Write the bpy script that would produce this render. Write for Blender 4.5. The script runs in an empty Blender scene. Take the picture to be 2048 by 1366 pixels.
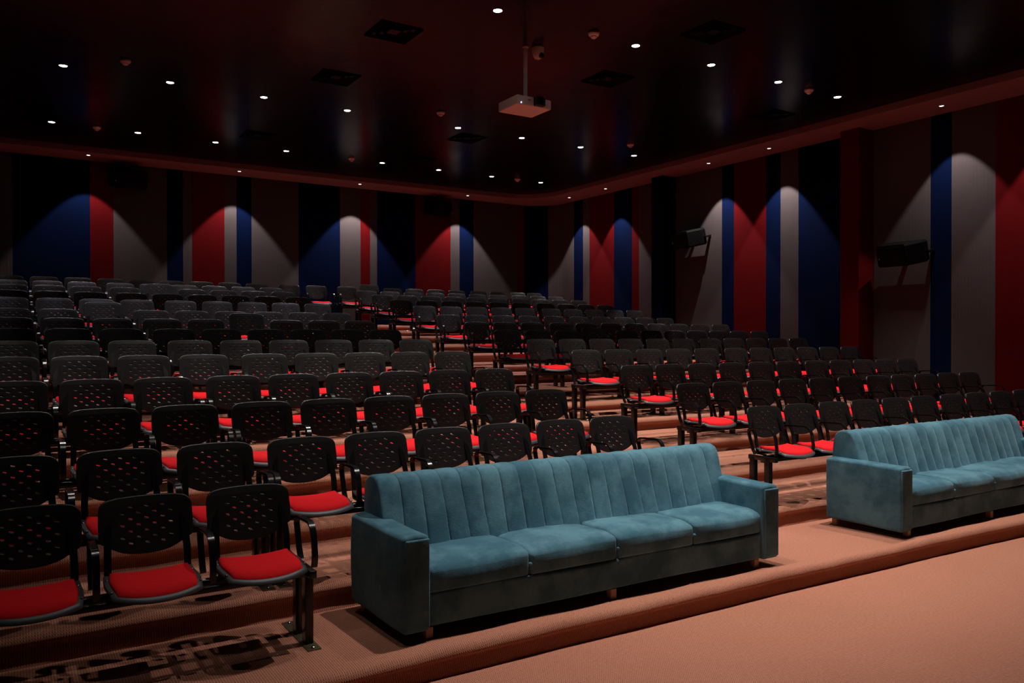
import bpy, bmesh, math, random
from mathutils import Vector, Matrix
PI = math.pi
rnd = random.Random(7)
sc = bpy.context.scene
col = sc.collection
CAMZ = 1.80            # eye height over the stage floor; x along the rows, y towards the rear wall

# ------------------------------------------------------------------ materials
def mat(name, base=(.5, .5, .5), rough=.5, metal=0., spec=.5, sheen=0., coat=0.):
    m = bpy.data.materials.new(name); m.use_nodes = True
    b = m.node_tree.nodes['Principled BSDF']
    b.inputs['Base Color'].default_value = (*base, 1)
    b.inputs['Roughness'].default_value = rough
    b.inputs['Metallic'].default_value = metal
    b.inputs['Specular IOR Level'].default_value = spec
    if sheen:
        b.inputs['Sheen Weight'].default_value = sheen
        b.inputs['Sheen Roughness'].default_value = .4
    if coat:
        b.inputs['Coat Weight'].default_value = coat
    return m

class NT:
    """small helper to wire nodes"""
    def __init__(s, m): s.t = m.node_tree; s.b = s.t.nodes['Principled BSDF']
    def n(s, kind, **kw):
        x = s.t.nodes.new(kind)
        for k, v in kw.items(): setattr(x, k, v)
        return x
    def l(s, a, b): s.t.links.new(a, b)
    def val(s, sock, v):
        if hasattr(v, 'default_value') or hasattr(v, 'links'): s.l(v, sock)
        else: sock.default_value = v
    def math(s, op, a, b=0.):
        x = s.n('ShaderNodeMath', operation=op); s.val(x.inputs[0], a); s.val(x.inputs[1], b); return x.outputs[0]
    def mix(s, f, a, b):
        x = s.n('ShaderNodeMix', data_type='RGBA'); s.val(x.inputs[0], f)
        for i, c in ((6, a), (7, b)):
            if isinstance(c, tuple): x.inputs[i].default_value = (*c, 1)
            else: s.l(c, x.inputs[i])
        return x.outputs[2]
    def noise(s, scale, detail=2., vec=None, rough=.5):
        x = s.n('ShaderNodeTexNoise'); x.inputs['Scale'].default_value = scale
        x.inputs['Detail'].default_value = detail; x.inputs['Roughness'].default_value = rough
        if vec is not None: s.l(vec, x.inputs['Vector'])
        return x.outputs['Fac']
    def ramp(s, f, stops):
        x = s.n('ShaderNodeValToRGB'); s.l(f, x.inputs[0]); e = x.color_ramp.elements
        e[0].position, e[0].color = stops[0][0], (*stops[0][1], 1)
        e[1].position, e[1].color = stops[-1][0], (*stops[-1][1], 1)
        for p, c in stops[1:-1]:
            k = e.new(p); k.color = (*c, 1)
        return x.outputs[0]
    def bump(s, h, strength=.3, dist=.01):
        x = s.n('ShaderNodeBump'); x.inputs['Strength'].default_value = strength
        x.inputs['Distance'].default_value = dist; s.l(h, x.inputs['Height']); s.l(x.outputs[0], s.b.inputs['Normal'])

def carpet():
    m = mat('salmon_carpet', rough=.95, spec=.1); t = NT(m)
    uv = t.n('ShaderNodeUVMap').outputs[0]
    sx = t.n('ShaderNodeSeparateXYZ'); t.l(uv, sx.inputs[0])
    u, v = sx.outputs[0], sx.outputs[1]
    a = t.math('SINE', t.math('MULTIPLY', u, 2*PI/.0125))
    b = t.math('SINE', t.math('MULTIPLY', v, 2*PI/.016))
    h = t.math('ADD', t.math('MULTIPLY', t.math('MULTIPLY', a, b), .6), t.math('MULTIPLY', a, .4))
    h = t.math('ADD', t.math('MULTIPLY', h, .5), .5)
    big = t.noise(1.3, 3., uv); fine = t.noise(60., 2., uv)
    hh = t.math('ADD', t.math('MULTIPLY', h, 1.05), t.math('SUBTRACT', t.math('MULTIPLY', fine, .4), .22))
    hh = t.math('MINIMUM', t.math('MAXIMUM', hh, 0.), 1.)
    c = t.mix(hh, (.17, .045, .022), (.72, .335, .225))
    c = t.mix(t.math('MULTIPLY', big, .35), c, (.34, .125, .078))
    t.l(c, t.b.inputs['Base Color'])
    t.bump(h, .45, .006)
    return m

def fabric(name, base, dark, spec=.03):
    m = mat(name, base, .9, spec=spec); t = NT(m)
    tc = t.n('ShaderNodeTexCoord').outputs['Object']
    sx = t.n('ShaderNodeSeparateXYZ'); t.l(tc, sx.inputs[0])
    w = t.math('SINE', t.math('MULTIPLY', t.math('ADD', sx.outputs[0], sx.outputs[1]), 2*PI/.05))
    n = t.noise(3., 3., tc)
    f = t.math('ADD', t.math('MULTIPLY', n, .8), t.math('MULTIPLY', w, .06))
    t.l(t.mix(f, base, dark), t.b.inputs['Base Color'])
    t.bump(t.math('ADD', w, t.noise(90., 2., tc)), .08, .004)
    return m

def velvet():
    m = mat('teal_velvet', (.05, .17, .24), .85, spec=.1, sheen=.4); t = NT(m)
    t.b.inputs['Sheen Tint'].default_value = (.5, .74, .82, 1)
    tc = t.n('ShaderNodeTexCoord').outputs['Object']
    n1 = t.noise(4.2, 4., tc, .6); n2 = t.noise(38., 3., tc)
    f = t.ramp(n1, [(.40, (0, 0, 0)), (.60, (1, 1, 1))])
    c = t.mix(f, (.054, .148, .200), (.122, .272, .338))
    c = t.mix(t.math('MULTIPLY', n2, .45), c, (.048, .112, .145))
    t.l(c, t.b.inputs['Base Color'])
    t.bump(t.noise(130., 3., tc), .3, .005)
    return m

def plastic(name, base, rough, bump=.05):
    m = mat(name, base, rough); t = NT(m)
    tc = t.n('ShaderNodeTexCoord').outputs['Object']
    n = t.noise(6., 3., tc)
    t.l(t.math('ADD', t.math('MULTIPLY', n, .16), rough-.08), t.b.inputs['Roughness'])
    t.bump(t.noise(220., 1., tc), bump, .002)
    return m

def ceiling_mat():
    m = mat('black_ceiling_tiles', (.012, .009, .009), .3, spec=.09); t = NT(m)
    tc = t.n('ShaderNodeTexCoord').outputs['Object']
    sx = t.n('ShaderNodeSeparateXYZ'); t.l(tc, sx.inputs[0])
    T = .62
    ax = t.math('ABSOLUTE', t.math('SUBTRACT', t.math('FRACT', t.math('DIVIDE', t.math('ADD', sx.outputs[0], .01), T)), .5))
    ay = t.math('ABSOLUTE', t.math('SUBTRACT', t.math('FRACT', t.math('DIVIDE', t.math('ADD', sx.outputs[1], .2), T)), .5))
    g = t.math('GREATER_THAN', t.math('MAXIMUM', ax, ay), .487)
    t.l(t.mix(g, (.0035, .002, .002), (.001, .001, .001)), t.b.inputs['Base Color'])
    n = t.noise(1.1, 4., tc)
    t.l(t.math('ADD', t.math('MULTIPLY', n, .14), .16), t.b.inputs['Roughness'])
    cell = t.n('ShaderNodeTexWhiteNoise'); cell.noise_dimensions = '2D'
    cb = t.n('ShaderNodeCombineXYZ')
    t.l(t.math('FLOOR', t.math('DIVIDE', t.math('ADD', sx.outputs[0], .01), T)), cb.inputs[0])
    t.l(t.math('FLOOR', t.math('DIVIDE', t.math('ADD', sx.outputs[1], .2), T)), cb.inputs[1])
    t.l(cb.outputs[0], cell.inputs['Vector'])
    h = t.math('ADD', t.math('MULTIPLY', t.noise(3.2, 3., tc), 1.3), t.math('MULTIPLY', g, -1.))
    h = t.math('ADD', h, t.math('MULTIPLY', cell.outputs['Value'], .8))
    t.bump(h, .22, .01)
    return m

def emit(name, colr, s):
    m = bpy.data.materials.new(name); m.use_nodes = True; t = m.node_tree
    b = t.nodes['Principled BSDF']; b.inputs['Base Color'].default_value = (*colr, 1)
    b.inputs['Emission Color'].default_value = (*colr, 1); b.inputs['Emission Strength'].default_value = s
    return m

M = dict(
    carpet=carpet(), red=fabric('red_wall_fabric', (.088, .0028, .004), (.068, .002, .003)),
    blue=fabric('blue_wall_fabric', (.0012, .005, .027), (.001, .0038, .02)),
    grey=fabric('pale_grey_wall_fabric', (.07, .058, .058), (.055, .045, .045)),
    velvet=velvet(), ceiling=ceiling_mat(),
    backp=plastic('black_shell_plastic', (.011, .0105, .010), .36), shell=plastic('charcoal_seat_plastic', (.055, .055, .06), .45),
    pad=fabric('red_pad_cloth', (.86, .014, .02), (.74, .010, .014), .15),
    steel=plastic('black_gloss_steel', (.006, .006, .006), .22, .02), chrome=mat('chrome', (.7, .68, .62), .25, 1.),
    brass=plastic('dull_brass_plate', (.20, .17, .10), .4), soffit=plastic('pale_pink_paint', (.19, .100, .105), .8),
    wood=plastic('light_wood_foot', (.45, .27, .17), .5), white=plastic('white_plastic', (.62, .52, .49), .45),
    dark=plastic('matt_black_plastic', (.004, .004, .004), .6), vent=mat('vent_black', (.0015, .0015, .0015), .8, spec=.03), cab=mat('speaker_black', (.0022, .0022, .0024), .7, spec=.08), lamp=emit('lamp_glow', (1., .95, .90), 40.),
    lamp2=emit('small_lamp_glow', (1., .92, .88), 6.), led=emit('blue_led', (.25, .45, 1.), 25.),
    lens=mat('lens_glass', (.01, .01, .015), .08), stage=plastic('dark_wall_paint', (.05, .04, .045), .8),
)
M['brass'].node_tree.nodes['Principled BSDF'].inputs['Metallic'].default_value = .8

# ------------------------------------------------------------------ mesh helpers
class MB:
    def __init__(s): s.v = []; s.f = []; s.mi = []; s.uv = None
    def add(s, vs, fs, mi=0):
        o = len(s.v); s.v += [tuple(p) for p in vs]
        for f in fs: s.f.append(tuple(o+i for i in f)); s.mi.append(mi)
        return o
    def box(s, x0, x1, y0, y1, z0, z1, mi=0, bev=0.):
        if bev:
            return s.rbox(((x0+x1)/2, (y0+y1)/2, (z0+z1)/2), (x1-x0, y1-y0, z1-z0), bev, mi, 2)
        vs = [(x, y, z) for x in (x0, x1) for y in (y0, y1) for z in (z0, z1)]
        s.add(vs, [(0, 1, 3, 2), (4, 6, 7, 5), (0, 4, 5, 1), (2, 3, 7, 6), (0, 2, 6, 4), (1, 5, 7, 3)], mi)
    def rbox(s, c, d, r, mi=0, seg=3, n=(1, 1, 1), fn=None):
        """rounded box: c centre, d size, r edge radius, n inner divisions, fn(x,y,z)->offset on local coords"""
        def axis(L, k):
            h = L/2-r
            a = [-L/2 + r*(1-math.cos(i/seg*PI/2)) for i in range(seg)]
            b = [-h + 2*h*i/k for i in range(k+1)]
            return [-L/2+r*i/seg for i in range(seg)] + b + [L/2-r+r*(i+1)/seg for i in range(seg)]
        A = [axis(d[i], n[i]) for i in range(3)]
        def pt(x, y, z):
            q = [x, y, z]; core = [max(-(d[i]/2-r), min(d[i]/2-r, q[i])) for i in range(3)]
            o = Vector([q[i]-core[i] for i in range(3)])
            if o.length > 1e-9:
                m_ = max(abs(t) for t in o)
                # spread evenly on the corner sphere
                w = Vector([math.tan(t/r*PI/4)*r if r else 0 for t in o])
                o = w.normalized()*m_ if m_ < r*.999 else w.normalized()*r
            p = [core[i]+o[i] for i in range(3)]
            if fn:
                e = fn(*p); p = [p[i]+e[i] for i in range(3)]
            return (p[0]+c[0], p[1]+c[1], p[2]+c[2])
        idx = {}; vs = []; fs = []
        def vid(i, j, k):
            key = (i, j, k)
            if key not in idx: idx[key] = len(vs); vs.append(pt(A[0][i], A[1][j], A[2][k]))
            return idx[key]
        N = [len(a)-1 for a in A]
        for i in range(N[0]):
            for j in range(N[1]):
                fs.append((vid(i, j, 0), vid(i, j+1, 0), vid(i+1, j+1, 0), vid(i+1, j, 0)))
                fs.append((vid(i, j, N[2]), vid(i+1, j, N[2]), vid(i+1, j+1, N[2]), vid(i, j+1, N[2])))
        for i in range(N[0]):
            for k in range(N[2]):
                fs.append((vid(i, 0, k), vid(i+1, 0, k), vid(i+1, 0, k+1), vid(i, 0, k+1)))
                fs.append((vid(i, N[1], k), vid(i, N[1], k+1), vid(i+1, N[1], k+1), vid(i+1, N[1], k)))
        for j in range(N[1]):
            for k in range(N[2]):
                fs.append((vid(0, j, k), vid(0, j, k+1), vid(0, j+1, k+1), vid(0, j+1, k)))
                fs.append((vid(N[0], j, k), vid(N[0], j+1, k), vid(N[0], j+1, k+1), vid(N[0], j, k+1)))
        s.add(vs, fs, mi)
    def lathe(s, prof, c=(0, 0, 0), n=20, mi=0, axis='z'):
        vs = []; fs = []
        for (r, z) in prof:
            for i in range(n):
                a = 2*PI*i/n; x, y = r*math.cos(a), r*math.sin(a)
                p = (x, y, z) if axis == 'z' else ((x, z, y) if axis == 'y' else (z, x, y))
                vs.append((p[0]+c[0], p[1]+c[1], p[2]+c[2]))
        for k in range(len(prof)-1):
            for i in range(n):
                fs.append((k*n+i, k*n+(i+1) % n, (k+1)*n+(i+1) % n, (k+1)*n+i))
        fs.append(tuple(range(n))[::-1]); fs.append(tuple(range((len(prof)-1)*n, len(prof)*n)))
        s.add(vs, fs, mi)
    def sweep(s, path, sec, side, mi=0, closed=False):
        """sweep closed section [(a,b)] along path; a runs along fixed vector `side`, b along the path's normal"""
        side = Vector(side); P = [Vector(p) for p in path]; vs = []; n = len(sec)
        for i, p in enumerate(P):
            t = (P[min(i+1, len(P)-1)]-P[max(i-1, 0)]).normalized(); nn = side.cross(t).normalized()
            vs += [p+side*a+nn*b for a, b in sec]
        fs = [(k*n+i, k*n+(i+1) % n, (k+1)*n+(i+1) % n, (k+1)*n+i) for k in range(len(P)-1) for i in range(n)]
        fs.append(tuple(range(n))[::-1]); fs.append(tuple(range((len(P)-1)*n, len(P)*n)))
        s.add(vs, fs, mi)
    def slab(s, P, nu, nv, thick, edge, mi=0):
        """closed pad from grid fn P(u,v)->(x,y,z) top, u,v in 0..1; edge = rounding share"""
        def tt(i, n): return .5-.5*math.cos(PI*i/n)
        top = []; bot = []
        for j in range(nv+1):
            for i in range(nu+1):
                u, v = tt(i, nu), tt(j, nv); x, y, z = P(u, v)
                e = min(min(u, 1-u)/edge, min(v, 1-v)/edge, 1.); k = math.sqrt(max(0, 1-(1-e)**2))
                top.append((x, y, z-thick*.75*(1-k))); bot.append((x, y, z-thick))
        W = nu+1; fs = []; o = len(top)
        for j in range(nv):
            for i in range(nu):
                a = j*W+i; fs.append((a, a+1, a+W+1, a+W)); fs.append((o+a, o+a+W, o+a+W+1, o+a+1))
        ring = [i for i in range(W)]+[j*W+nu for j in range(1, nv+1)]+[nv*W+i for i in range(nu-1, -1, -1)]+[j*W for j in range(nv-1, 0, -1)]
        for a, b in zip(ring, ring[1:]+ring[:1]): fs.append((a, o+a, o+b, b))
        s.add(top+bot, fs, mi)
    def mesh(s, name, mats, smooth=True, angle=None):
        me = bpy.data.meshes.new(name); me.from_pydata(s.v, [], s.f)
        for m in mats: me.materials.append(m)
        me.polygons.foreach_set('material_index', s.mi); me.polygons.foreach_set('use_smooth', [smooth]*len(me.polygons))
        bm = bmesh.new(); bm.from_mesh(me); bmesh.ops.recalc_face_normals(bm, faces=bm.faces)
        if smooth and angle:
            for e in bm.edges:
                if len(e.link_faces) == 2 and e.calc_face_angle(0) > math.radians(angle): e.smooth = False
        bm.to_mesh(me); bm.free(); me.update()
        return me

def obj(name, me, parent=None, loc=None, **props):
    o = bpy.data.objects.new(name, me); col.objects.link(o)
    if parent: o.parent = parent
    if loc: o.location = loc
    for k, v in props.items(): o[k] = v
    return o
def build(mb, name, mats, parent=None, loc=None, smooth=True, angle=40, **props):
    if not isinstance(mats, (list, tuple)): mats = [mats]
    return obj(name, mb.mesh(name, mats, smooth, angle), parent, loc, **props)
def thing(name, label, cat, loc=(0, 0, 0), rz=0., group=None):
    o = bpy.data.objects.new(name, None); col.objects.link(o); o.location = loc; o.rotation_euler = (0, 0, rz)
    o.empty_display_size = .1; o['label'] = label; o['category'] = cat
    if group: o['group'] = group
    return o
def copy_tree(src, parent=None):
    c = src.copy(); col.objects.link(c)
    if parent: c.parent = parent
    for ch in list(src.children): copy_tree(ch, c)
    return c
def fillet(pts, r, seg=5):
    """round the inner corners of a polyline"""
    P = [Vector(p) for p in pts]; out = [P[0]]
    for a, b, c in zip(P, P[1:], P[2:]):
        u, w = (a-b).normalized(), (c-b).normalized(); s0, s1 = b+u*r, b+w*r
        for i in range(seg+1):
            t = i/seg; out.append(s0*(1-t)**2+b*2*t*(1-t)+s1*t*t)
    out.append(P[-1]); return out

# ------------------------------------------------------------------ room
XL, XR, YB, YF, ZC, ZS = -1.19, 11.75, 16.9, -5., CAMZ+3.39, CAMZ+3.29
KEYS = 'ABCDEFGHIJKLMN'
TOPZ = dict(zip(KEYS, [-.83, -.66, -.495, -.34, -.18, -.05, .075, .207, .34, .515, .655, .79, .915, 1.045]))
BACKD = {k: 5.09+.935*(i-1) for i, k in enumerate(KEYS)}; BACKD['A'] = 4.50
FLOORZ = {k: CAMZ+TOPZ[k]-.82 for k in KEYS}
RISE = [3.73, 4.62, 5.44]+[BACKD[k]+.34 for k in KEYS[2:-1]]    # riser faces in front of tiers A..N
Q = {k: max(0., .0024*(1-(i-1)/8)) for i, k in enumerate(KEYS)}
def curve_q(i): return max(0., .0024*(1-(i-1)/8))

def wav(x, k, a=.008):
    return a*(math.sin(x*3.1+k*1.7)+.6*math.sin(x*7.3+k*2.9)+.4*math.sin(x*17.+k*5.1))

# stage floor
def grid_floor():
    v = []; f = []; uv = []
    xs = [XL+(XR-XL)*i/60 for i in range(61)]
    prof = [YF, -2, 0, 1.5, 2.6, 3.2]
    for x in xs:
        for y in prof+[RISE[0]-curve_q(0)*x*x+.03]: v.append((x, y, 0)); uv.append((x, y))
    W = len(prof)+1
    for i in range(60):
        for j in range(W-1): f.append((i*W+j, (i+1)*W+j, (i+1)*W+j+1, i*W+j+1))
    return v, f, uv
def mesh_uv(name, v, f, uv, m, kind_name):
    me = bpy.data.meshes.new(name); me.from_pydata(v, [], f); me.materials.append(m)
    l = me.uv_layers.new(name='UVMap')
    for p in me.polygons:
        p.use_smooth = True
        for li in p.loop_indices: l.data[li].uv = uv[me.loops[li].vertex_index]
    o = obj(name, me); o['kind'] = 'structure'; return o
v, f, uv = grid_floor(); mesh_uv('floor', v, f, uv, M['carpet'], 'floor')

for i, k in enumerate(KEYS):
    z1 = FLOORZ[k]; z0 = 0. if i == 0 else FLOORZ[KEYS[i-1]]
    nxt = RISE[i+1] if i+1 < len(KEYS) else YB
    n = 220; v = []; f = []; uv = []; W = None
    for a in range(n+1):
        x = XL+(XR-XL)*a/n
        D = RISE[i]-curve_q(i)*x*x; E_ = (nxt-curve_q(i+1)*x*x+.03) if i+1 < len(KEYS) else YB
        r = .05; w = wav(x, i); bot = wav(x, i+7, .004)
        pr = [(D+.012+bot, z0-.01), (D+.014+bot*.6, z0+.01), (D+.042+.006*math.sin(x*5+i), z0+(z1-z0)*.45), (D+.040+w*.5, z1-r-.022), (D+.010+w*.45, z1-r-.010)]
        for s_ in range(7):
            t = s_/6*PI/2
            pr.append((D+w*.4+r-r*math.cos(t), z1-r+r*math.sin(t)+w*.35*math.sin(t)))
        pr += [(D+r+.05, z1+w*.2), (D+r+.15, z1)]
        L = E_-.29 if i else E_-.29
        if 0 < i:
            lw = wav(x, i+20, .006)
            pr += [(L-.03+lw, z1), (L-.004+lw, z1+.002), (L+lw, z1+.016), (L+.012+lw, z1+.02), (L+.05+lw, z1+.021)]
            pr += [(E_, z1+.021)]
        else: pr += [(E_, z1)]
        W = len(pr); s = 0
        for j, (y, z) in enumerate(pr):
            if j: s += math.hypot(y-pr[j-1][0], z-pr[j-1][1])
            v.append((x, y, z)); uv.append((x, D*7.3+s))
    for a in range(n):
        for j in range(W-1): f.append((a*W+j, (a+1)*W+j, (a+1)*W+j+1, a*W+j+1))
    mesh_uv('floor_tier', v, f, uv, M['carpet'], 'floor')

# walls with vertical fabric stripes
RW = .8
def wall_outline(R, x1, y1, n=10):
    """points along the rear and pillar-side walls, with arc length s"""
    P = [(XL, y1), (x1-R, y1)]
    for i in range(1, n+1):
        a = PI/2*(1-i/n); P.append((x1-R+R*math.cos(a), y1-R+R*math.sin(a)))
    P.append((x1, YF)); return P
G_, B_, R_ = 'grey', 'blue', 'red'
BACK = [(-1.19, R_), (-.9, G_), (.088, B_), (1.322, R_), (1.718, G_), (2.665, B_), (2.96, G_), (3.129, R_), (3.755, G_), (3.993, B_), (4.296, G_),
        (5.284, B_), (6.21, G_), (6.687, R_), (6.913, G_), (7.082, B_), (8.04, R_), (8.959, G_), (9.203, B_), (9.59, G_), (10.847, R_), (11.08, B_)]
RIGHT = [(16.655, G_), (15.721, B_), (15.359, G_), (15.105, R_), (14.196, B_), (13.573, R_), (13.34, G_), (12.85, B_), (12.35, G_), (10.93, B_),
         (10.627, R_), (9.865, B_), (9.541, G_), (9.155, B_), (8.2, R_), (7.711, G_), (6.784, B_), (6.468, G_), (5.85, R_), (4.6, B_), (3.6, G_), (2., R_), (1.2, B_), (0., G_)]
names = ['grey', 'blue', 'red']
def wall_from(pts, cols, name):
    mb = MB()
    for (p, q), c in zip(zip(pts, pts[1:]), cols):
        nz = 6; vs = []
        for j in range(nz+1):
            z = (ZC+.05)*j/nz
            vs += [(p[0], p[1], z), (q[0], q[1], z)]
        mb.add(vs, [(2*j, 2*j+1, 2*j+3, 2*j+2) for j in range(nz)], names.index(c))
    return build(mb, name, [M[c] for c in names], smooth=False, kind='structure')
xs = [b[0] for b in BACK if b[0] < XR-RW]
pts = [(x, YB) for x in xs]+[(XR-RW, YB)]; cs = [c for x, c in BACK if x < XR-RW]
n = 12
for i in range(1, n+1):
    a = PI/2*(1-i/n); p = (XR-RW+RW*math.cos(a), YB-RW+RW*math.sin(a)); pts.append(p)
    cs.append(R_ if i <= 1 else (B_ if i <= 7 else G_))
wall_from(pts, cs, 'wall_rear')
pts = [(XR, YB-RW)]; cs = [G_]
for y, c in RIGHT[1:]:
    pts.append((XR, y)); cs.append(c)
pts.append((XR, YF)); wall_from(pts, cs, 'wall_right')
mb = MB(); mb.add([(XL, YF, 0), (XL, YB, 0), (XL, YB, ZC+.05), (XL, YF, ZC+.05)], [(0, 1, 2, 3)]); build(mb, 'wall_left', M['stage'], kind='structure')
mb = MB(); mb.add([(XL, YF, 0), (XR, YF, 0), (XR, YF, ZC+.05), (XL, YF, ZC+.05)], [(0, 1, 2, 3)]); build(mb, 'wall_front', M['stage'], kind='structure')
mb = MB(); mb.add([(XL, YF, ZC), (XR, YF, ZC), (XR, YB, ZC), (XL, YB, ZC)], [(0, 1, 2, 3)]); build(mb, 'ceiling', M['ceiling'], smooth=False, kind='structure')
# soffit around the rear and pillar side
XE, YE, RE = 10.92, 16.13, .9
inn = wall_outline(RE, XE, YE); out = wall_outline(RW, XR, YB)
mb = MB()
vs = []
for (a, b) in zip(inn, out): vs += [(a[0], a[1], ZC+.01), (a[0], a[1], ZS), (b[0], b[1], ZS)]
fs = []
for i in range(len(inn)-1):
    for j in (0, 1): fs.append((3*i+j, 3*i+3+j, 3*i+4+j, 3*i+1+j))
mb.add(vs, fs); build(mb, 'trim_1', M['soffit'], kind='structure', angle=30)
# pillars on the striped side wall
mb = MB(); mb.box(11.38, XR+.02, 12.2, 12.53, 0, ZS+.01); build(mb, 'wall_pillar', M['blue'], kind='structure', smooth=False)
mb = MB(); mb.box(11.38, XR+.02, 7.73, 8.06, 0, ZS+.01); build(mb, 'wall_pillar', M['red'], kind='structure', smooth=False)

# ------------------------------------------------------------------ lights
def spot(name, loc, P, ang, blend, rad, colr, parent, rot=(0, 0, 0)):
    L = bpy.data.lights.new(name, 'SPOT'); L.energy = P; L.spot_size = math.radians(ang); L.spot_blend = blend
    L.shadow_soft_size = rad; L.color = colr
    o = bpy.data.objects.new(name, L); col.objects.link(o); o.parent = parent; o.location = loc; o.rotation_euler = rot
    return o
def ring_mesh(r, lip, name):
    mb = MB(); n = 24; pr = [(r+lip, 0.), (r+lip, -.004), (r+lip*.5, -.007), (r, -.003), (r, 0.)]
    vs = []; fs = []
    for (a, z) in pr:
        for i in range(n): vs.append((a*math.cos(2*PI*i/n), a*math.sin(2*PI*i/n), z))
    for k in range(len(pr)-1):
        for i in range(n): fs.append((k*n+i, k*n+(i+1) % n, (k+1)*n+(i+1) % n, (k+1)*n+i))
    mb.add(vs, fs); return mb
ORD = ['first', 'second', 'third', 'fourth', 'fifth', 'sixth', 'seventh', 'eighth', 'ninth', 'tenth', 'eleventh', 'twelfth',
       'thirteenth', 'fourteenth', 'fifteenth', 'sixteenth', 'seventeenth', 'eighteenth', 'nineteenth', 'twentieth', 'twenty-first', 'twenty-second']
LX = [.607, 1.854, 3.094, 4.333, 6.22, 7.46, 8.72, 9.98]
LY = [(4.0, 'sofa'), (7.12, 'front'), (11.47, 'middle'), (14.58, 'rear')]
DOWN_P, WALL_P = 340., 275.
ring_me = ring_mesh(.045, .012, 'trim_ring').mesh('trim_ring', [M['dark']])
mbl = MB(); mbl.lathe([(.045, -.001), (.044, -.0035)], n=24); lamp_me = mbl.mesh('lamp', [M['lamp']])
for y, rn in LY:
    for j, x in enumerate(LX):
        if rn == 'stage' and j not in (2, 3, 4, 5): continue
        seat = 8-j
        t = thing('downlight', f'round white recessed ceiling downlight, {ORD[seat-1]} from pillared wall in the {rn} lamp row', 'ceiling light', (x, y, ZC), group=f'downlights of the {rn} lamp row')
        obj('trim_ring', ring_me, t); obj('lamp', lamp_me, t, (0, 0, -.001))
        P = {'rear': .5, 'middle': (.5, .5, .55, .85, .85, .55, .5, .5)[j], 'front': (.65, .7, .95, 1.35, 1.35, 1.1, .9, .7)[j], 'sofa': 1.35*(.08, .2, .8, 1.15, 1.1, .85, .5, .22)[j], 'stage': .12}[rn]*DOWN_P
        spot('downlight_beam', (0, 0, -.012), P, 72 if rn == 'sofa' else 66, .95 if rn == 'sofa' else .5, .035, (1., .93, .88) if rn in ('sofa', 'front', 'stage') else (.95, .88, 1.), t)
ring2 = ring_mesh(.03, .009, 'trim_ring').mesh('small_trim_ring', [M['soffit']])
mbl = MB(); mbl.lathe([(.03, -.001), (.029, -.003)], n=20); lamp2_me = mbl.mesh('small_lamp', [M['lamp2']])
for j, x in enumerate((1.26, 3.93, 6.47, 9.14)):
    t = thing('soffit_spotlight', f'small recessed spotlight in the soffit over the rear wall, {ORD[3-j]} from the corner', 'spotlight', (x, 16.38, ZS), group='spotlights along the rear wall')
    obj('trim_ring', ring2, t); obj('lamp', lamp2_me, t, (0, 0, -.001)); spot('wall_beam', (0, .05, -.008), WALL_P*(.5, .75, 1., .95)[j], 76, .2, .012, (1., .9, .88), t)
for j, y in enumerate((15.33, 13.97, 10.87, 9.44, 6.38, 4.95, 1.9)):
    t = thing('soffit_spotlight', f'small recessed spotlight in the soffit over the pillared wall, {ORD[j]} from the corner', 'spotlight', (11.32, y, ZS), group='spotlights along the pillared wall')
    obj('trim_ring', ring2, t); obj('lamp', lamp2_me, t, (0, 0, -.001)); spot('wall_beam', (0, 0, -.008), WALL_P*(.9, .9, 1.1, 1.1, .62, 1.0, .8)[j], 71, .2, .012, (1., .9, .88), t)

# ------------------------------------------------------------------ ceiling equipment
det = MB(); det.lathe([(.062, 0), (.062, -.02), (.055, -.034), (.04, -.042)], n=24)
cap = MB(); cap.lathe([(.038, -.04), (.034, -.055), (.018, -.066), (.004, -.068)], n=20)
det_me = det.mesh('detector_base', [M['white']]); cap_me = cap.mesh('sensor_cap', [M['white']])
for x, y, w in ((1.24, 10.83, 'alone in the camera-side column, before the middle lamp row'), (1.24, 14.52, 'alone in the camera-side column, beside the rear lamp row'), (5.56, 7.07, 'beside the domed camera'),
                (5.56, 10.8, 'behind the projector, before the middle lamp row'), (5.56, 14.5, 'behind the projector, beside the rear lamp row'), (9.32, 14.5, 'close to the room corner'),
                (9.32, 10.81, 'before the middle lamp row, on the pillared side'), (9.34, 7.11, 'beside the front lamp row, on the pillared side')):
    t = thing('smoke_detector', 'round pinkish white smoke detector ' + w, 'smoke detector', (x, y, ZC), group='smoke detectors on the ceiling')
    obj('detector_base', det_me, t); obj('sensor_cap', cap_me, t)
t = thing('dome_camera', 'white domed security camera on the ceiling beside the projector pole', 'security camera', (5.30, 7.80, ZC))
mb = MB(); mb.lathe([(.072, 0), (.07, -.05), (.062, -.075)], n=28); build(mb, 'camera_base', M['white'], t)
mb = MB(); mb.lathe([(.06, -.07), (.056, -.095), (.042, -.118), (.02, -.13), (.003, -.132)], n=28); build(mb, 'camera_dome', M['white'], t)
mb = MB(); mb.lathe([(.03, 0), (.03, -.03), (.02, -.034)], (.012, -.04, -.1), 18, axis='y'); build(mb, 'camera_lens', M['lens'], t)
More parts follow.
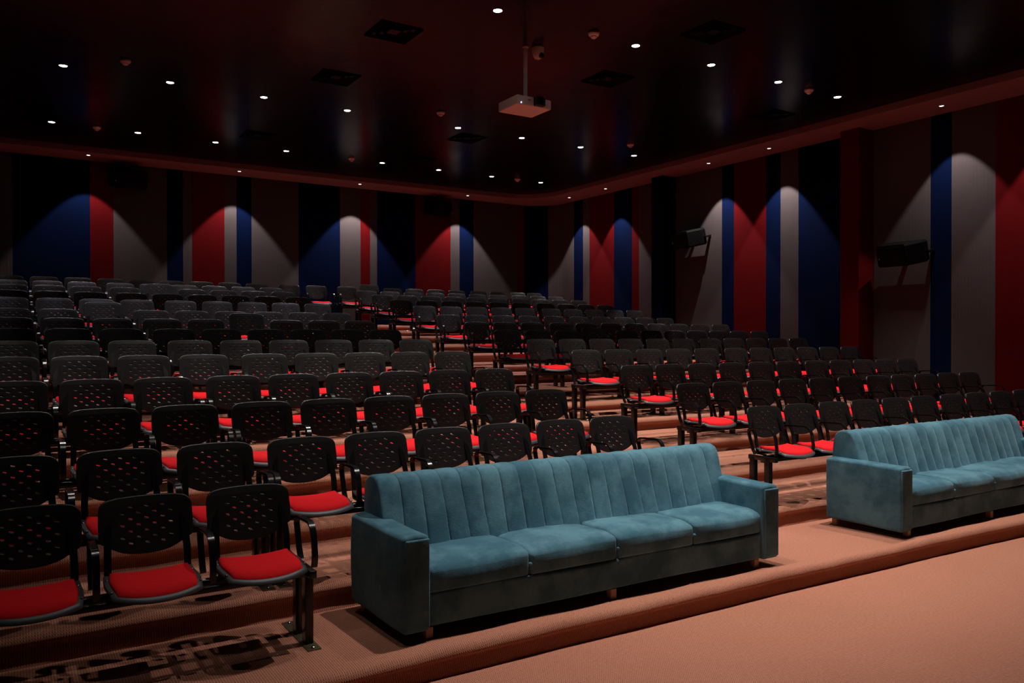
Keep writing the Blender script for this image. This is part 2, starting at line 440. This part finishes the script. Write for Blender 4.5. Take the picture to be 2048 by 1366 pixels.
# four-way ceiling vents
vent = MB(); S = .25
vent.box(-S, S, -S, -S+.02, -.012, 0); vent.box(-S, S, S-.02, S, -.012, 0); vent.box(-S, -S+.02, -S+.02, S-.02, -.012, 0); vent.box(S-.02, S, -S+.02, S-.02, -.012, 0)
vframe = vent.mesh('frame', [M['vent']], False)
lv = MB()
for q in range(1, 5):
    a0 = S-.02-(q-1)*.062; a1 = a0-.045
    if a1 < .02: break
    lv.add([(-a0, -a0, -.02), (a0, -a0, -.02), (a0, a0, -.02), (-a0, a0, -.02), (-a1, -a1, -.002), (a1, -a1, -.002), (a1, a1, -.002), (-a1, a1, -.002)],
           [(0, 1, 5, 4), (1, 2, 6, 5), (2, 3, 7, 6), (3, 0, 4, 7)])
vlouv = lv.mesh('louvre', [M['vent']], False)
for x, y, w in ((3.66, 8.25, 'the one closer to the camera'), (3.66, 10.1, 'between two camera-side downlights'), (6.72, 8.25, 'just beyond the projector'), (6.68, 6.35, 'above the aisle in front of the projector'),
                (9.95, 8.25, 'beside the pillared wall'), (6.68, 12.0, 'behind the middle lamp row on the pillared side'), (3.6, 13.7, 'behind the middle lamp row on the camera side'), (6.7, 13.9, 'next to the rear lamp row')):
    t = thing('ceiling_vent', 'square black air diffuser in the ceiling, ' + w, 'air vent', (x, y, ZC), group='ceiling diffusers')
    obj('frame', vframe, t); obj('louvre', vlouv, t)
# projector
t = thing('projector', 'white projector hanging from the ceiling on a pale pole', 'projector', (5.15, 7.84, CAMZ+2.62))
mb = MB(); mb.rbox((-.03, -.03, .06), (.47, .41, .11), .012, 0, 3); build(mb, 'projector_body', M['white'], t)
mb = MB(); mb.rbox((.02, -.265, .065), (.125, .07, .105), .008, 0, 2); mb.box(-.03, .06, -.2, -.05, .114, .13); build(mb, 'lens_housing', M['dark'], t)
mb = MB(); mb.lathe([(.045, 0), (.045, -.02), (.036, -.022), (.03, -.01)], (.02, -.295, .065), 24, axis='y'); build(mb, 'lens', M['lens'], t)
mb = MB(); mb.lathe([(.006, 0), (.004, -.003)], (-.21, -.236, .03), 12, axis='y'); build(mb, 'status_light', M['led'], t)
mb = MB(); mb.box(-.12, -.08, -.237, -.234, .07, .078); build(mb, 'front_slot', M['dark'], t)
mb = MB(); mb.lathe([(.024, .125), (.024, .77)], (0, 0, 0), 16); mb.lathe([(.036, .757), (.036, .768)], (0, 0, 0), 20); mb.lathe([(.05, .114), (.05, .128)], (0, 0, 0), 16)
build(mb, 'mounting_pole', M['white'], t)

# speakers
def speaker(label, loc, rz, w=.70, tilt=0.):
    t = thing('wall_speaker', label, 'speaker', loc, rz, group='black speakers on the walls')
    mb = MB(); h, d = .33, .34       # local: x along the wall, -y into the room
    prof = [(-w/2, -.10), (-w/2+.06, -.10-d), (w/2-.16, -.10-d), (w/2, -.20), (w/2, -.10)]
    n = len(prof); zs = (-h/2, -h/2+.03, h/2-.03, h/2); ins = (.93, 1, 1, .93); vs = []
    cx, cy = 0, -.25
    for z, s in zip(zs, ins): vs += [(cx+(p[0]-cx)*s, cy+(p[1]-cy)*s, z) for p in prof]
    fs = [(k*n+i, k*n+(i+1) % n, (k+1)*n+(i+1) % n, (k+1)*n+i) for k in range(3) for i in range(n)]+[tuple(range(n))[::-1], tuple(range(3*n, 4*n))]
    mb.add(vs, fs); b = build(mb, 'speaker_cabinet', M['cab'], t, angle=25)
    mb = MB(); mb.rbox((-.05, -.10-d-.006, 0), (w-.26, .012, h-.06), .005); build(mb, 'grille', M['cab'], t)
    mb = MB(); mb.box(-.03, .03, -.13, -.005, -.02, .02); mb.box(-.05, .05, -.012, -.0, -.08, .08); mb.box(w/2-.01, w/2+.05, -.16, -.0, -.035, .0)
    build(mb, 'wall_bracket', M['steel'], t, smooth=False)
    mb = MB(); mb.lathe([(.012, 0), (.01, -.004)], (-w/2+.10, -.10-d-.012, -.03), 12, axis='y'); build(mb, 'badge', M['chrome'], t)
    for ch in t.children: ch.rotation_euler = (tilt, 0, 0)
    return t
speaker('black wall speaker beside the red pillar, nearly touching it', (XR, 7.10, CAMZ+1.31), -PI/2, .68, .25)
speaker('black wall speaker beside the dark blue pillar', (XR, 11.6, CAMZ+2.0), -PI/2, .68, .25)
speaker('black speaker high on the rear wall over the red stripe near the corner', (8.55, YB, CAMZ+3.03), 0., .66, .25)
speaker('black speaker high on the rear wall between camera-side red and grey stripes', (1.95, YB, CAMZ+3.03), 0., .66, .25)

# ------------------------------------------------------------------ chair parts (origin: floor, under the top of the back; the chair faces -y)
W2 = .220
def back_mesh():
    cu = bpy.data.curves.new('c', 'CURVE'); cu.dimensions = '2D'; cu.fill_mode = 'BOTH'; cu.extrude = .005; cu.bevel_depth = .004; cu.bevel_resolution = 2
    def spl(pts):
        s = cu.splines.new('POLY'); s.points.add(len(pts)-1)
        for p, q in zip(s.points, pts): p.co = (q[0], q[1], 0, 1)
        s.use_cyclic_u = True
    o = []
    def arc(cx, cy, r, a0, a1, k=6): o.extend((cx+r*math.cos(math.radians(a0+(a1-a0)*i/k)), cy+r*math.sin(math.radians(a0+(a1-a0)*i/k))) for i in range(k+1))
    w = W2-.004
    arc(w-.05, .816-.05, .05, 0, 82)
    for i in range(1, 12):
        x = (w-.05)*(1-2*i/12); o.append((x, .816+.008*(1-(x/w)**2)))
    arc(-w+.05, .816-.05, .05, 98, 180)
    o += [(-w-.002, .70), (-w, .635)]
    arc(-w+.02, .635, .02, 180, 250, 4)
    low = [(-.185, .606), (-.165, .592), (-.14, .577), (-.11, .563), (-.07, .553), (-.03, .549)]
    o += low+[(0, .548)]+[(-x, y) for x, y in low[::-1]]
    arc(w-.02, .635, .02, -70, 0, 4); o += [(w+.002, .70)]
    spl(o)
    a = math.radians(-14)
    for r in range(7):
        n = 4 if r % 2 else 3
        z = .778-r*.0295
        for j in range(n):
            x = (j-(n-1)/2)*.076+.004; p = []
            for i in range(8):
                t = 2*PI*(i+.5)/8; px = (.0085 if math.cos(t) > 0 else -.0085)+.0062*math.cos(t); pz = .0068*math.sin(t)
                p.append((x+px*math.cos(a)-pz*math.sin(a), z+px*math.sin(a)+pz*math.cos(a)))
            spl(p)
    ob = bpy.data.objects.new('c', cu); col.objects.link(ob); dg = bpy.context.evaluated_depsgraph_get(); dg.update()
    me = bpy.data.meshes.new_from_object(ob.evaluated_get(dg)); bpy.data.objects.remove(ob); me.materials.clear(); me.materials.append(M['backp'])
    bm = bmesh.new(); bm.from_mesh(me); bmesh.ops.remove_doubles(bm, verts=bm.verts, dist=1e-5)
    for i in range(1, 14):
        g = bm.verts[:]+bm.edges[:]+bm.faces[:]; bmesh.ops.bisect_plane(bm, geom=g, plane_co=(-W2+2*W2*i/14, 0, 0), plane_no=(1, 0, 0))
    for i in range(1, 7):
        g = bm.verts[:]+bm.edges[:]+bm.faces[:]; bmesh.ops.bisect_plane(bm, geom=g, plane_co=(0, .55+.27*i/7, 0), plane_no=(0, 1, 0))
    for vv in bm.verts:
        x, h, th = vv.co
        y = .028*(1-(x/W2)**2)-.028 - (.82-h)*.27 + .10*max(0, h-.79) + .35*max(0, .60-h)*0
        vv.co = (x, y-th, h)
    bmesh.ops.recalc_face_normals(bm, faces=bm.faces)
    for e in bm.edges:
        if len(e.link_faces) == 2 and e.calc_face_angle(0) > math.radians(50): e.smooth = False
    for f_ in bm.faces: f_.smooth = True
    bm.to_mesh(me); bm.free(); me.name = 'backrest'; return me

def seat_fn(sc_, inset, lift):
    def P(u, v):
        w = .206-.008*v-inset
        x = (2*u-1)*(w+.012*math.sin(PI*v))
        fy = -.508+.075*abs(x/.22)**2.4+inset*.8; ry = -.135-inset*.9
        y = ry+(fy-ry)*v
        z = .447+lift+.020*(abs(x)/.22)**2+.016*max(0, 1-v*3.5)**2-.016*max(0, (v-.78)/.22)**2+.004*math.sin(PI*v)
        return x, y, z
    return P
mb = MB(); mb.slab(seat_fn(1, 0, 0), 14, 14, .018, .06)
for sx in (-1, 1):
    for (yy, zz) in ((-.20, .468), (-.405, .466)):
        mb.lathe([(.007, 0), (.006, .003), (.003, .005)], (sx*.196, yy, zz-.004), 10, 1)
SHELL = mb.mesh('seat_shell', [M['shell'], M['chrome']], True, 45)
mb = MB(); mb.slab(seat_fn(1, .024, .028), 16, 16, .032, .14); PAD = mb.mesh('seat_pad', [M['pad']], True, 70)
BACK = back_mesh()
mb = MB()
sec = [(-.017, -.005), (.017, -.005), (.017, .005), (-.017, .005)]
for sx in (-1, 1):
    mb.sweep(fillet([(sx*.175, -.052+.012, .735), (sx*.185, -.115, .56), (sx*.185, -.128, .475), (sx*.185, -.135, .422), (sx*.18, -.22, .417)], .02, 4), sec, (1, 0, 0))
mb.box(-.19, .19, -.145, -.130, .412, .438)
FRAME = mb.mesh('back_support', [M['steel']], True, 35)
mb = MB()
path = fillet([(0, -.150, .42), (0, -.12, .46), (0, -.066, .625), (0, -.10, .645), (0, -.33, .655), (0, -.375, .60), (0, -.395, .47), (0, -.38, .43)], .035, 6)
rs = [(.0165*c_ if abs(c_) > 0 else 0, 0) for c_ in ()]
sec = []
for i in range(12):
    a = 2*PI*(i+.5)/12; sec.append((max(-.016, min(.016, .022*math.cos(a))), max(-.0065, min(.0065, .011*math.sin(a)))))
mb.sweep(path, sec, (1, 0, 0)); ARM = mb.mesh('armrest', [M['steel']], True, 50)

def chair_proto():
    t = thing('auditorium_chair', 'x', 'chair')
    obj('seat_shell', SHELL, t); obj('seat_pad', PAD, t); obj('backrest', BACK, t); obj('back_support', FRAME, t)
    for n in ('seat_pad',):
        [c for c in t.children if c.name.startswith(n)][0]['label'] = 'red cloth pad'
    return t
first = chair_proto(); used = False
def place_chair(x, k, pitch, label, group, left_arm, lean=0., right_end=False):
    global used
    if used: t = copy_tree(first)
    else: t = first
    y = BACKD[k]-Q[k]*x*x
    t.location = (x, y, FLOORZ[k]); t.rotation_euler = (0, 0, -2*Q[k]*x); t['label'] = label; t['group'] = group
    t.name = 'auditorium_chair'
    if not used:
        used = True; fresh = None
    kids = {c.name.split('.')[0]: c for c in t.children}
    if t is not first or True:
        arms = [pitch/2-(0 if right_end == 2 else .013 if right_end else 0)]+([-pitch/2+.013] if left_arm else [])
        pend.append((t, arms, lean))
    return t
pend = []
# row -> units (x of first chair, pitch, number)
ROWS = {
 'A': ([(.084, .5137, 3)], []),
 'B': ([(.018, .5232, 3), (1.595, .5054, 6)], [(5.891, .4893, 6), (8.858, .479, 5)]),
 'C': ([(.033, .5127, 3), (1.592, .507, 6)], [(5.93, .5004, 6), (8.952, .478, 5)]),
 'D': ([(.037, .5107, 3), (1.604, .5086, 6)], [(5.993, .5045, 6), (9.058, .489, 5)]),
 'E': ([(.01, .5152, 4), (2.115, .5144, 5)], [(6.015, .5056, 5), (8.6, .4954, 6)]),
 'F': ([(.032, .5121, 3), (1.603, .5146, 6)], [(5.986, .511, 6), (9.089, .5, 5)]),
 'G': ([(.033, .5166, 3), (1.607, .5154, 6)], [(6.052, .5297, 4), (8.256, .5, 6)]),
 'H': ([(.037, .5176, 3), (1.621, .5152, 6)], [(6.092, .5107, 3), (7.666, .5254, 7)]),
 'I': ([(.026, .5162, 3), (1.628, .5163, 6)], [(6.102, .5265, 5), (8.765, .5218, 5)]),
 'J': ([(.025, .5164, 4), (2.158, .5171, 5)], [(6.126, .5243, 5), (8.822, .5238, 5)]),
 'K': ([(.035, .5114, 3), (1.612, .5185, 6)], [(6.109, .5258, 6), (9.333, .5244, 4)]),
 'L': ([(.046, .5121, 3), (1.627, .5186, 6)], [(6.145, .5203, 6), (9.335, .5235, 4)]),
 'M': ([(.064, .5053, 3), (1.661, .5206, 6)], [(6.195, .5215, 7), (9.919, .5051, 3)]),
 'N': ([(.024, .5269, 9), (4.886, .5735, 2), (6.124, .5303, 6), (9.361, .54, 2), (10.47, .48, 2)], []),
}
ROWS['G'] = (ROWS['G'][0], [(6.052, .5297, 4), (8.256, .5032, 7)])
ROWS['H'] = (ROWS['H'][0], [(6.092, .5107, 3), (7.666, .5254, 8)])
ROWS['I'] = (ROWS['I'][0], [(6.102, .5265, 5), (8.765, .5218, 5)])
RAISED = {('H', 0, 5): .085, ('I', 0, 2): .10, ('G', 1, 3): .04, ('K', 0, 5): 0., ('N', 0, 12): .07, ('L', 0, 4): .08}
def ordrow(i): return 'front row' if i == 0 else ('back row' if i == 13 else ORD[i]+' row')

# beam supports
def leg_mesh():
    mb = MB()
    mb.box(-.022, .022, -.335, -.275, .006, .395, bev=.004); mb.box(-.022, .022, -.165, -.105, .006, .395, bev=.004)
    mb.box(-.02, .02, -.40, -.09, .372, .412, bev=.005)
    return mb.mesh('leg', [M['steel']], True, 40)
def plate_mesh():
    mb = MB(); mb.box(-.036, .036, -.42, .06, 0, .006)
    for y in (-.395, .035): mb.lathe([(.013, .006), (.013, .009), (.009, .014), (.003, .016)], (0, y, 0), 12, 1)
    return mb.mesh('base_plate', [M['brass'], M['chrome']], True, 40)
LEG, PLATE = leg_mesh(), plate_mesh()
def support(x0, x1, k, label, group, e0, e1):
    xm = (x0+x1)/2; q = Q[k]
    t = thing('bench_support', label, 'bench base', (xm, BACKD[k]-q*xm*xm, FLOORZ[k]), -2*q*xm, group)
    L = (x1-x0)/2
    mb = MB(); mb.box(-L+.02, L-.02, -.255, -.205, .350, .410, bev=.006); mb.box(-L+.02, L-.02, -.37, -.34, .378, .408, bev=.004)
    build(mb, 'support_rail', M['steel'], t)
    W = x1-x0; n = max(2, round(W/1.37)+1) if W > .8 else 2
    for i in range(n):
        xx = -L+e0+(2*L-e0-e1)*i/(n-1)
        l = obj('leg', LEG, t, (xx, 0, 0)); p = obj('base_plate', PLATE, l)
        p['label'] = 'dull brass base plate with bolts'

for i, k in enumerate(KEYS):
    lf, rt = ROWS[k]
    for side, units in ((0, lf), (1, rt)):
        if not units: continue
        tot = sum(u[2] for u in units); c = 0
        for ui, (x0, p, n) in enumerate(units):
            if k == 'N': blk = 'black steel beam base'
            for j in range(n):
                x = x0+p*j; idx = c; c += 1
                if k == 'N':
                    lab = f'black chair with red pad, back row by the rear wall, {ORD[tot-1-idx]} seat from pillared wall'
                    grp = 'chairs of the back row'
                elif side == 0:
                    lab = f'black chair with red pad, {ordrow(i)} from front, {ORD[tot-1-idx]} seat from aisle, sofa-side block' if 0 else \
                          f'black chair with red pad, {ordrow(i)}, {ORD[tot-1-idx]} seat from aisle, block away from pillars'
                    grp = 'chairs in the block away from the pillars'
                elif k == 'A':
                    lab = 'black chair with red pad in the front row, ' + ('just beyond the far sofa' if j == 0 else 'second beyond the far sofa'); grp = 'chairs in the block along the pillared wall'
                else:
                    lab = f'black chair with red pad, {ordrow(i)}, {ORD[idx]} seat from aisle, block along pillared wall'
                    grp = 'chairs in the block along the pillared wall'
                place_chair(x, k, p, lab, grp, j == 0, RAISED.get((k, side, idx), 0.), (j == n-1)*(2 if ui == len(units)-1 else 1))
            bl = f'black beam on twin-post legs under {ordrow(i)} chairs, '
            if k == 'N': bl += f'{ORD[len(units)-1-ui]} from pillared wall'
            elif k == 'A': bl += 'beside the near sofa' if side == 0 else 'beyond the far sofa'
            else:
                bl += ('aisle-side' if (ui == len(units)-1) == (side == 0) else ('outer' if side == 0 else 'wall-side'))+(' in block away from pillars' if side == 0 else ' in pillared-wall block')
            support(x0-p/2, x0+p*(n-1)+p/2, k, bl, 'beam bases under the chairs', .012 if ui == 0 else .042, .012 if ui == len(units)-1 else .042)
for t, arms, lean in pend:
    for a in arms: obj('armrest', ARM, t, (a, 0, 0))
    if lean:
        for c in t.children:
            if c.name.startswith('backrest'):
                c.location = (0, .01, lean); c.rotation_euler = (-.06, 0, 0)
            if c.name.startswith('back_support'): c.scale = (1, 1, 1)

# ------------------------------------------------------------------ sofas
def sofa(label, loc, rz, seed):
    t = thing('sofa', label, 'sofa', loc, rz, 'blue velvet sofas')     # origin: floor at the front outer corner by the aisle; x along, y to the rear
    Wd, Dp, AW = 2.91, .66, .155
    def wob(a, f=9., s=0.):
        return lambda x, y, z: (a*math.sin(f*y+seed+s)*.6, a*math.sin(f*x+3*z+seed+s), a*math.sin(f*(x+y)*.8+s))
    for sx in (0, 1):
        mb = MB(); xc = AW/2 if sx == 0 else Wd-AW/2
        def fn(x, y, z, s=sx):
            k = (z/.26+1)/2
            return ((.006*math.sin(7*y+seed)+.010*math.sin(PI*k)*(1 if x > 0 else -1)), .004*math.sin(9*x+5*z), .010*math.cos(x/AW*PI)*max(0, k-.5)*2+.006*math.sin(5*y+s))
        mb.rbox((xc, .33, .06+.26), (AW, .655, .52), .022, 0, 4, (2, 10, 8), fn)
        build(mb, 'armrest', M['velvet'], t, angle=80)
        mb = MB(); mb.rbox((xc, .004, .315), (AW-.016, .018, .485), .009, 0, 3, (3, 1, 6)); build(mb, 'arm_front_panel', M['velvet'], t, angle=80)
    # front rail and body
    mb = MB(); mb.rbox((Wd/2, .34, .06+.095), (Wd-2*AW+.01, .62, .19), .02, 0, 3, (40, 2, 2), lambda x, y, z: (0, .006*math.sin(4*x+seed)-(.01 if y < 0 else 0)*(1 if z > 0 else 0), .008*math.sin(5.1*x+seed)*(1 if z > 0 else 0)))
    build(mb, 'front_rail', M['velvet'], t, angle=80)
    # four crowned seat sections
    cw = (Wd-2*AW)/4
    for i in range(4):
        mb = MB(); L, D, H = cw-.002, .50, .165
        def fn(x, y, z, i=i):
            fx, fy = 2*x/L, 2*y/D
            k = max(0, (z+H/2)/H)
            crown = .012*(1-abs(fx)**3.6)*(1-.5*abs(fy)**2.4)-.030*max(0., -fy-.55)**2/.2
            front = -.022*(1-abs(fx)**2.2) if y < 0 else 0
            lump = .006*math.sin(6*x+4*y+i*1.7+seed)*k
            return (0, front*(1-abs(2*k-1)**2)*.9+.0, crown*k+lump)
        mb.rbox((AW+cw*(i+.5), .02+D/2, .245+H/2), (L, D, H), .026, 0, 5, (12, 12, 4), fn)
        build(mb, 'seat_cushion', M['velvet'], t, angle=120)
    for i in range(1, 4):
        mb = MB(); mb.lathe([(.012, .0), (.011, -.006), (.006, -.010), (.002, -.011)], (AW+cw*i, .022, .315), 12, axis='y'); build(mb, 'tuft_button', M['velvet'], t)
    # channelled back
    mb = MB(); x0, x1 = .085, Wd-.085; NC = 20; TS = [0, .02, .05, .10, .18, .32, .5, .68, .82, .90, .95, .98]; per = len(TS); n = NC*per
    prof = [(y_*.95, z_) for y_, z_ in ((.36, .36), (.385, .42), (.41, .50), (.435, .58), (.46, .66), (.482, .73), (.50, .775), (.522, .805), (.555, .822), (.60, .825), (.64, .815), (.668, .79), (.685, .75), (.695, .66), (.70, .5), (.70, .3), (.695, .08), (.60, .07), (.45, .25))]
    cy, cz = .53, .5; m_ = len(prof); vs = []; fs = []
    for a in range(n+1):
        u = (a//per+TS[a % per])/NC; x = x0+(x1-x0)*u
        e = min(u, 1-u)*(x1-x0); er = .02; s = 1. if e >= er else math.sqrt(max(0., 1-((er-e)/er)**2))
        ch = abs(math.sin(PI*NC*u)); puff = .017*(ch**.4)-.013
        if e < (x1-x0)/NC*.5: puff = .004
        for j, (y, z) in enumerate(prof):
            fr = 1. if j <= 8 else (.5 if j == 9 else 0.)
            if j == 8: fr = .8
            # outward direction for front face
            dy, dz = (-.93, .25) if j < 6 else ((-.6, .8) if j < 8 else (-.1, 1.))
            py, pz = y+dy*puff*fr, z+dz*puff*fr
            ins = (1-s)*.016
            ddy, ddz = py-cy, pz-cz; L_ = math.hypot(ddy, ddz)
            if z > .3: py -= ddy/L_*ins; pz -= ddz/L_*ins
            xx = x + (.006*math.sin(9*z+a//per*1.3+seed) if 0 < a < n and j < 8 else 0)
            if u <= .5: xx = max(x0, xx) 
            vs.append((xx, py, pz))
    for a in range(n):
        for j in range(m_): fs.append((a*m_+j, a*m_+(j+1) % m_, (a+1)*m_+(j+1) % m_, (a+1)*m_+j))
    fs.append(tuple(range(m_))); fs.append(tuple(range(n*m_, (n+1)*m_))[::-1])
    mb.add(vs, fs); build(mb, 'backrest', M['velvet'], t, angle=70)
    for (fx, fy) in ((.165, .055), (Wd/2-.02, .055), (Wd-.19, .055), (.08, .62), (Wd/2, .62), (Wd-.08, .62)):
        mb = MB(); mb.box(fx-.022, fx+.022, fy-.022, fy+.022, 0, .062, bev=.003); build(mb, 'foot', M['wood'], t)
    for ch in t.children:
        for vv in ch.data.vertices: vv.co.x -= .10*vv.co.y
    return t
sofa('blue-teal velvet channel-back sofa beside the end of the front row', (1.775, 3.872, FLOORZ['A']), math.radians(-1.2), 0.)
sofa('blue-teal velvet channel-back sofa across the aisle, in front of the pillared-wall block', (6.085, 3.745, FLOORZ['A']), math.radians(-.6), 2.3)

# ------------------------------------------------------------------ camera, world, colour
f_, R, U, F = 1595., Vector((.844994, -.534775, -.000680)), Vector((.004408, .005694, .999974)), Vector((.534758, .844975, -.007168))
cam = bpy.data.cameras.new('camera'); cam.sensor_width = 36; cam.lens = f_*36/2048; cam.clip_start = .05; cam.clip_end = 100
co = bpy.data.objects.new('camera', cam); col.objects.link(co)
co.matrix_world = Matrix(((R.x, U.x, -F.x, 0), (R.y, U.y, -F.y, 0), (R.z, U.z, -F.z, CAMZ), (0, 0, 0, 1)))
sc.camera = co
w = bpy.data.worlds.new('world'); sc.world = w; w.use_nodes = True
w.node_tree.nodes['Background'].inputs[0].default_value = (.004, .003, .004, 1); w.node_tree.nodes['Background'].inputs[1].default_value = 0.3
sc.view_settings.view_transform = 'Standard'; sc.view_settings.look = 'None'; sc.view_settings.gamma = 1.; sc.view_settings.use_curve_mapping = False
sc.view_settings.exposure = .0
sc.cycles.use_denoising = True; sc.cycles.max_bounces = 6; sc.cycles.diffuse_bounces = 4; sc.cycles.sample_clamp_indirect = 4.; sc.cycles.use_light_tree = True
sc.cycles.caustics_reflective = False; sc.cycles.caustics_refractive = False
